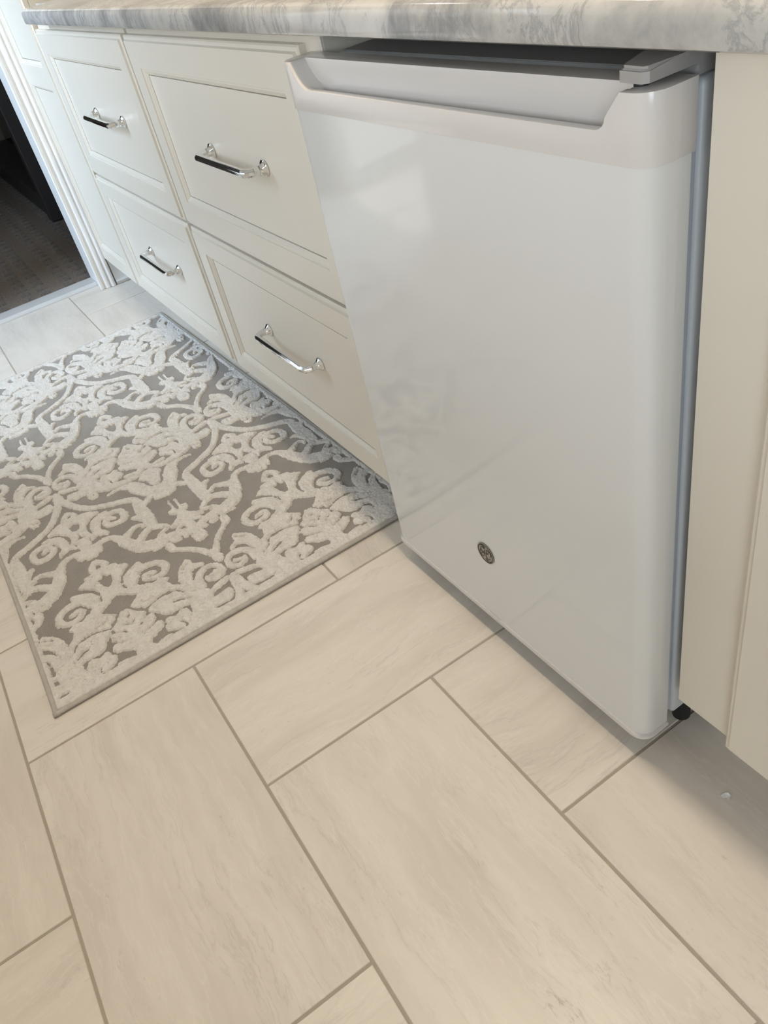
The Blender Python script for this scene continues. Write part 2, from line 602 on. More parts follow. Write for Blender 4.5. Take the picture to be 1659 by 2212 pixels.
# base moulding left of the cabinets, behind the toe space
bm = bmesh.new()
prism(bm, [(XL, 0.001), (XL + 0.022, 0.001), (XL + 0.026, 0.012), (XL + 0.020, 0.022), (XL + 0.016, 0.08), (XL + 0.010, 0.095), (XL, 0.10)], 'y', 0.786, YB)
struct('baseboard_left', bm, WHITE, angle=40)
bm = bmesh.new()
prism(bm, [(XL, 0.001), (XL + 0.018, 0.001), (XL + 0.018, 0.10), (XL + 0.010, 0.12), (XL, 0.12)], 'y', -0.31, DY0 - 0.056)
struct('baseboard_left_front', bm, WHITE, angle=40)
bm = bmesh.new()
prism(bm, [(YF, 0.001), (YF + 0.018, 0.001), (YF + 0.018, 0.10), (YF + 0.010, 0.12), (YF, 0.12)], 'x', -0.97, XR)
struct('baseboard_front', bm, WHITE, angle=40)

# carpet of the next room
bm = bmesh.new()
box(bm, -5.49, -2.185, -2.29, 1.99, -0.02, 0.004)
carpet = part('carpet', bm, CARPET)
tag(carpet, 'grey-brown carpet with a grid of small blocks beyond the doorway', 'carpet')
CPB = m_rug('carpet_block_pile', (0.065, 0.052, 0.042), (0.16, 0.132, 0.108), 0.2, 60)
bm = bmesh.new()
yy = -0.62
row = 0
while yy < 1.25:
    xx = -4.7
    while xx < -2.20:
        if xx + 0.056 < -2.185:
            a, b, c, d = xx, xx + 0.055, yy, yy + 0.046
            v = [bm.verts.new(p) for p in ((a, c, 0.003), (b, c, 0.003), (b, d, 0.003), (a, d, 0.003))]
            t = 0.006
            w_ = [bm.verts.new(p) for p in ((a + t, c + t, 0.0085), (b - t, c + t, 0.0085), (b - t, d - t, 0.0085), (a + t, d - t, 0.0085))]
            for i in range(4):
                bm.faces.new((v[i], v[(i + 1) % 4], w_[(i + 1) % 4], w_[i]))
            bm.faces.new(w_)
        xx += 0.070
    yy += 0.066 if row % 2 else 0.098
    row += 1
blk = part('pile_blocks', bm, CPB, carpet, angle=60)
blk['kind'] = 'stuff'

# ================================================================== CABINETS


def front_mesh(x0, x1, z0, z1, panels, y0=0.78, thick=0.02):
    """frame-and-panel front: bevelled rim, sunken panels with a stepped inner moulding"""
    b = bmesh.new()

    def loop(a0, a1, c0, c1, y):
        return [b.verts.new((x, y, z)) for x, z in ((a0, c0), (a1, c0), (a1, c1), (a0, c1))]

    def band(A, B, mi=0):
        for i in range(4):
            b.faces.new((A[i], A[(i + 1) % 4], B[(i + 1) % 4], B[i])).material_index = mi
    rim = [(0, thick), (0, 0.0065), (0.0025, 0.0045), (0.0075, 0.0045), (0.0095, 0.0)]
    prev = None
    for d, y in rim:
        L = loop(x0 + d, x1 - d, z0 + d, z1 - d, y0 + y)
        if prev:
            band(prev, L)
        else:
            b.faces.new(L)
        prev = L
    d = rim[-1][0]
    xs = [x0 + d, panels[0][0], panels[0][1], x1 - d]
    zs = [z0 + d]
    for p in panels:
        zs += [p[2], p[3]]
    zs.append(z1 - d)
    G = {}
    for i, x in enumerate(xs):
        for j, z in enumerate(zs):
            G[i, j] = b.verts.new((x, y0, z))
    for i in range(3):
        for j in range(len(zs) - 1):
            if i == 1 and j % 2 == 1:
                a0, a1, c0, c1 = xs[1], xs[2], zs[j], zs[j + 1]
                P = [G[1, j], G[2, j], G[2, j + 1], G[1, j + 1]]
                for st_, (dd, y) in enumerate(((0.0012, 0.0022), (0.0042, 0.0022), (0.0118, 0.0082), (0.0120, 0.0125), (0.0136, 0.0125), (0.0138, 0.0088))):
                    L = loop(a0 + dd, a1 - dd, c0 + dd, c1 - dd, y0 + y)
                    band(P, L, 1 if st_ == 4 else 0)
                    P = L
                b.faces.new(P)
            else:
                b.faces.new((G[i, j], G[i + 1, j], G[i + 1, j + 1], G[i, j + 1]))
    bmesh.ops.remove_doubles(b, verts=b.verts[:], dist=1e-5)
    return b


def handle_mesh():
    """bar pull: eight-sided bar with chamfered corners on two flared feet; base plane y = 0, bar towards -y"""
    b = bmesh.new()
    h = 0.116
    tube(b, [(-h, 0.0, 0), (-h, -0.022, 0), (-h + 0.006, -0.033, 0), (-h + 0.016, -0.036, 0), (h - 0.016, -0.036, 0),
             (h - 0.006, -0.033, 0), (h, -0.022, 0), (h, 0.0, 0)], 0.0073, 8)
    for s in (-1, 1):
        rings = []
        for r, y in ((0.0145, -0.0004), (0.0145, -0.003), (0.0125, -0.0046), (0.0090, -0.008), (0.0075, -0.014)):
            rings.append([b.verts.new((s * h + r * math.cos(2 * math.pi * (k + .5) / 8), y, r * math.sin(2 * math.pi * (k + .5) / 8))) for k in range(8)])
        for A, B in zip(rings, rings[1:]):
            for k in range(8):
                b.faces.new((A[k], A[(k + 1) % 8], B[(k + 1) % 8], B[k]))
        b.faces.new(rings[0])
    bmesh.ops.bevel(b, geom=b.edges[:], offset=0.0006, segments=1, affect='EDGES')
    return mesh_of(b, CHROME, angle=20)


HANDLE = handle_mesh()


def carcass(bm, x0, x1, z0, z1, yf=0.80, yb=1.40, t=0.018):
    box(bm, x0, x0 + t, yf, yb, z0, z1)
    box(bm, x1 - t, x1, yf, yb, z0, z1)
    box(bm, x0 + t, x1 - t, yf, yb, z0, z0 + t)
    box(bm, x0 + t, x1 - t, yb - t, yb, z0 + t, z1)


def drawer_cabinet(label, x0, x1, xp, hx, right_stile=0.0):
    t = thing('drawer_cabinet', label, 'cabinet', ((x0 + x1) / 2, 0.80, 0))
    ox = (x0 + x1) / 2

    def sub(name, b, mat, parent=t, angle=None):
        o = part(name, b, mat, parent, angle=angle)
        if parent is t:
            o.location = (-ox, -0.80, 0)
        return o
    b = bmesh.new()
    carcass(b, x0 - 0.006, x1 + right_stile, 0.105, 0.874)
    sub('carcass', b, CREAM)
    b = bmesh.new()                     # face frame behind the fronts
    X0, X1 = x0 - 0.0055, x1 + right_stile - 0.0005
    box(b, X0, X0 + 0.035, 0.797, 0.81, 0.105, 0.874)
    box(b, x1 - 0.035, X1, 0.797, 0.81, 0.105, 0.874)
    for za, zb in ((0.105, 0.14), (0.45, 0.49), (0.835, 0.874)):
        box(b, X0 + 0.035, x1 - 0.035, 0.797, 0.81, za, zb)
    sub('face_frame', b, CREAM)
    b = bmesh.new()
    box(b, x0 - 0.006, x1 + right_stile, 0.865, 0.88, 0.001, 0.105)
    sub('toe_kick', b, CREAM)
    for za, zb, pa, pb, hz in ((0.474, 0.854, 0.533, 0.797, 0.668), (0.102, 0.467, 0.152, 0.415, 0.298)):
        dr = sub('drawer', front_mesh(x0, x1, za, zb, [(xp[0], xp[1], pa, pb)], 0.78, 0.017), CREAM)
        dr.data.materials.append(GROOVE_SHADE)
        hd = link('handle', HANDLE, dr, (hx, 0.7889, hz))
        hd['label'] = 'chrome bar pull'
    return t


drawer_cabinet('cream cabinet with two narrower drawers beside the tall cabinet, near the doorway', -1.585, -0.793, (-1.525, -0.852), -1.140)
drawer_cabinet('cream cabinet with two wide drawers directly left of the mini fridge', -0.772, -0.003, (-0.712, -0.065), -0.350, 0.045)

# tall cabinet at the doorway
t = thing('tall_cabinet', 'tall cream cabinet with one long panelled door between doorway casing and drawers', 'cabinet', (-1.81, 0.80, 0))
off = (1.81, -0.80, 0)
bm = bmesh.new()
carcass(bm, XL + 0.001, -1.600, 0.105, 2.18)
box(bm, XL + 0.02, -1.619, 0.80, 1.382, 2.162, 2.18)
part('carcass', bm, CREAM, t, off)
bm = bmesh.new()
box(bm, XL + 0.03, -1.600, 0.88, 0.895, 0.001, 0.105)
part('toe_kick', bm, CREAM, t, off)
part('door', front_mesh(XL + 0.002, -1.602, 0.098, 2.16, [(-1.982, -1.667, 0.158, 0.700), (-1.982, -1.667, 0.757, 2.09)], 0.78, 0.019), CREAM, t, off).data.materials.append(GROOVE_SHADE)

# cabinet right of the fridge
t = thing('door_cabinet', 'cream cabinet with a plain stile and a panelled door right of the mini fridge', 'cabinet', (1.0, 0.80, 0))
off = (-1.0, -0.80, 0)
bm = bmesh.new()
carcass(bm, 0.6365, 1.72, 0.1105, 0.874, yf=0.812)
part('carcass', bm, CREAM, t, off)
bm = bmesh.new()
box(bm, 0.6360, 0.735, 0.797, 0.812, 0.110, 0.8745)
box(bm, 1.69, 1.7205, 0.797, 0.812, 0.110, 0.8745)
box(bm, 0.735, 1.69, 0.797, 0.812, 0.110, 0.15)
box(bm, 0.735, 1.69, 0.797, 0.812, 0.84, 0.8745)
part('face_frame', bm, CREAM, t, off)
bm = bmesh.new()
box(bm, 0.6365, 1.72, 0.87, 0.885, 0.001, 0.1105)
part('toe_kick', bm, CREAM, t, off)
part('door', front_mesh(0.7185, 1.195, 0.113, 0.856, [(0.775, 1.139, 0.170, 0.797)], 0.777, 0.0195), CREAM, t, off).data.materials.append(GROOVE_SHADE)
part('door', front_mesh(1.200, 1.676, 0.113, 0.856, [(1.257, 1.62, 0.170, 0.797)], 0.777, 0.0195), CREAM, t, off).data.materials.append(GROOVE_SHADE)

# countertop with an eased front edge, notched back beside the tall cabinet
bm = bmesh.new()
zt, zb_, yf = 0.9085, 0.8750, 0.7445
pf = [(YB - 0.009, zb_), (yf + 0.006, zb_), (yf + 0.0018, zb_ + 0.002), (yf, zb_ + 0.006), (yf, zt - 0.012), (yf + 0.0015, zt - 0.0065),
      (yf + 0.005, zt - 0.0022), (yf + 0.011, zt), (YB - 0.009, zt)]
prism(bm, pf, 'x', -1.462, 1.75)
top = part('countertop', bm, MARBLE, None, angle=35)
bm = bmesh.new()
box(bm, -1.598, -1.4622, 0.815, YB - 0.009, zb_, zt, 0.002)
part('corner_piece', bm, MARBLE, top)
tag(top, 'grey and white marble countertop with an eased edge above the drawers', 'countertop')

# ================================================================== MINI FRIDGE
FR = thing('mini_fridge', 'white mini fridge with a scooped top handle under the marble counter', 'fridge', (0.3240, 0.7455, 0), 0.0125)
HW = 0.2975


def door_outline(off=0.0, r=0.021, depth=0.045, back_off=0.0, bow=0.0):
    """plan of the door, front at y = 0, rounded front corners"""
    w = HW + off
    pts = [(-w, depth + back_off)]
    for i in range(9):
        a = math.pi + i / 8 * math.pi / 2
        pts.append((-w + r + r * math.cos(a), r - off + r * math.sin(a)))
    for i in range(9):
        a = 1.5 * math.pi + i / 8 * math.pi / 2
        pts.append((w - r + r * math.cos(a), r - off + r * math.sin(a)))
    pts.append((w, depth + back_off))
    return pts


bm = bmesh.new()
prism(bm, door_outline(), 'z', 0.048, 0.794)
door = part('door', bm, FWHITE, FR, angle=30)
# bottom trim
bm = bmesh.new()
prism(bm, door_outline(0.0026), 'z', 0.0400, 0.0485)
bmesh.ops.bevel(bm, geom=[e for e in bm.edges if abs(e.verts[0].co.z - e.verts[1].co.z) < 1e-6], offset=0.0012, segments=2, affect='EDGES')
part('bottom_trim', bm, FTRIM, door, angle=30)


# top trim with the scooped handle: solid cap minus two cutters
def boolean_cap():
    b = bmesh.new()
    prism(b, door_outline(0.0014, back_off=0.003), 'z', 0.7935, 0.8470)
    cap = link('cap', mesh_of(b, FTRIM))
    cutters = []
    # opening in the front lip (outline in x, z)
    b = bmesh.new()
    o = []
    xl, xr, zl, zt2 = -0.234, 0.2405, 0.8180, 0.90
    o.append((xl - 0.052, zt2)); o.append((xl - 0.046, 0.8535))
    for i in range(7):
        s = i / 6
        o.append((xl - 0.040 + 0.040 * s, 0.8485 - (0.8485 - zl) * (1 - (1 - s) ** 2.2)))
    for i in range(7):
        s = i / 6
        a = s * math.pi / 2
        o.append((xr + 0.012 * math.sin(a), zl + 0.010 * (1 - math.cos(a))))
    o.append((xr + 0.031, 0.8515)); o.append((xr + 0.034, zt2))
    prism(b, o, 'y', -0.02, 0.0235)
    cutters.append(link('cut', mesh_of(b, FTRIM)))
    b = bmesh.new()                      # pocket behind the lip
    q = [(xl - 0.046, zt2), (xl - 0.036, 0.8485), (xl + 0.006, 0.8015), (xl + 0.012, 0.7975), (xr - 0.004, 0.7975), (xr + 0.006, 0.8015), (xr + 0.030, 0.8485), (xr + 0.034, zt2)]
    prism(b, q, 'y', 0.0075, 0.0232)
    cutters.append(link('cut', mesh_of(b, FTRIM)))
    for c in cutters:
        md = cap.modifiers.new('b', 'BOOLEAN')
        md.operation = 'DIFFERENCE'
        md.solver = 'EXACT'
        md.object = c
    bv = cap.modifiers.new('v', 'BEVEL')
    bv.width = 0.0018
    bv.segments = 3
    bv.limit_method = 'ANGLE'
    bv.angle_limit = math.radians(38)
    dg = bpy.context.evaluated_depsgraph_get()
    me = bpy.data.meshes.new_from_object(cap.evaluated_get(dg))
    for c in cutters + [cap]:
        bpy.data.objects.remove(c)
    me.polygons.foreach_set('use_smooth', [True] * len(me.polygons))
    me.set_sharp_from_angle(angle=math.radians(42))
    return me


link('top_trim', boolean_cap(), door)
# round badge with a raised monogram near the bottom of the door
BX, BZ, BR = -0.0096, 0.1905, 0.0189
bm = bmesh.new()


def disc(bm, r, y0, y1, n=40):
    prism(bm, [(BX + r * math.cos(2 * math.pi * i / n), BZ + r * math.sin(2 * math.pi * i / n)) for i in range(n)], 'y', y0, y1)


disc(bm, BR * 0.97, 0.001, -0.0016)
badge = part('badge', bm, BADGED, door, angle=40)
badge['label'] = 'round dark silver maker badge'
bm = bmesh.new()
n = 40
for i in range(n):
    pass
tube(bm, [(BX + BR * 0.965 * math.cos(2 * math.pi * i / n), -0.0016, BZ + BR * 0.965 * math.sin(2 * math.pi * i / n)) for i in range(n + 1)], 0.0007, 6, up=(0, 1, 0))
disc(bm, BR * 0.80, -0.0015, -0.00185)
sub_ring = part('badge_face', bm, NICKEL, door, angle=40)
bm = bmesh.new()
strokes = [
    [(-.08, .50), (-.28, .58), (-.50, .46), (-.56, .22), (-.44, .04), (-.24, .04), (-.10, .20), (-.06, .36), (-.10, .10), (-.16, -.22), (-.30, -.48), (-.50, -.50), (-.60, -.34), (-.48, -.16), (-.24, -.08), (.02, .02)],
    [(.50, .34), (.46, .52), (.30, .56), (.16, .42), (.18, .22), (.34, .14), (.16, .08), (.04, -.12), (.08, -.38), (.26, -.52), (.46, -.44), (.58, -.24)],
    [(-.60, .62), (-.36, .74), (-.08, .70), (.02, .58)], [(.60, -.62), (.36, -.74), (.08, -.70), (-.02, -.58)],
    [(.62, .60), (.74, .36), (.70, .08), (.60, -.02)], [(-.62, -.60), (-.74, -.36), (-.70, -.08), (-.64, .06)],
]
for s in strokes:
    pts = [Vector((BX + x * BR * 0.98, -0.0019, BZ + z * BR * 0.98)) for x, z in s]
    tube(bm, pts, 0.00075, 6, up=(0, 1, 0))
part('badge_monogram', bm, BADGED, door, angle=60)
# gasket, body, feet, hinge cover
bm = bmesh.new()
box(bm, -0.270, 0.2900, 0.0455, 0.0600, 0.055, 0.838, 0.002)
part('gasket', bm, GASKET, FR)
bm = bmesh.new()
box(bm, -0.2700, 0.2940, 0.0600, 0.56, 0.047, 0.841, 0.005, 3)
body = part('body', bm, FBODY, FR, angle=40)
bm = bmesh.new()
box(bm, -0.268, 0.283, 0.075, 0.55, 0.8412, 0.8425, 0.0005, 1)
part('top_shade', bm, FTOP_SHADE, FR)  # dark sheet painting the shade over the body
for s in (-1, 1):
    bm = bmesh.new()
    bmesh.ops.create_cone(bm, cap_ends=True, segments=20, radius1=0.0125, radius2=0.0115, depth=0.0470, matrix=Matrix.Translation((s * 0.262 + 0.018, 0.096, 0.0237)))
    part('foot', bm, BLACK, FR, angle=40)
bm = bmesh.new()
prism(bm, [(0.262, 0.0055), (0.284, 0.004), (0.2885, 0.008), (0.289, 0.040), (0.2895, 0.135), (0.236, 0.135), (0.243, 0.066), (0.258, 0.012)], 'z', 0.8515, 0.8625)
bmesh.ops.bevel(bm, geom=[e for e in bm.edges if e.verts[0].co.z > 0.862 and e.verts[1].co.z > 0.862], offset=0.003, segments=3, affect='EDGES')
box(bm, 0.240, 0.2885, 0.060, 0.13, 0.8428, 0.853)
box(bm, 0.246, 0.286, 0.066, 0.12, 0.8615, 0.867, 0.002)
part('hinge_cover', bm, HINGE, FR, angle=35)
bm = bmesh.new()
bmesh.ops.create_cone(bm, cap_ends=True, segments=16, radius1=0.006, radius2=0.006, depth=0.010, matrix=Matrix.Translation((0.272, 0.018, 0.8495)))
part('hinge_pin', bm, BLACK, FR, angle=40)

# ================================================================== RUG
RX0, RX1, RY0, RY1 = -1.567, -0.061, 0.068, 0.832
RW, RH = RX1 - RX0, RY1 - RY0
rug = thing('rug', 'grey rug with raised pale damask scrolls on the tiles before the drawers', 'rug', ((RX0 + RX1) / 2, (RY0 + RY1) / 2, 0))
roff = (-(RX0 + RX1) / 2, -(RY0 + RY1) / 2, 0)
BW = 0.009


def rug_xy(a, b):
    """a, b in 0..1 along the rug; its back edge runs slightly closer at the fridge end"""
    x = RX0 + a * RW
    y = 0.073 - 0.010 * a + b * (0.739 + 0.050 * a) + 0.0020 * np.sin(a * 9.0) * (1 - b)
    return x, y


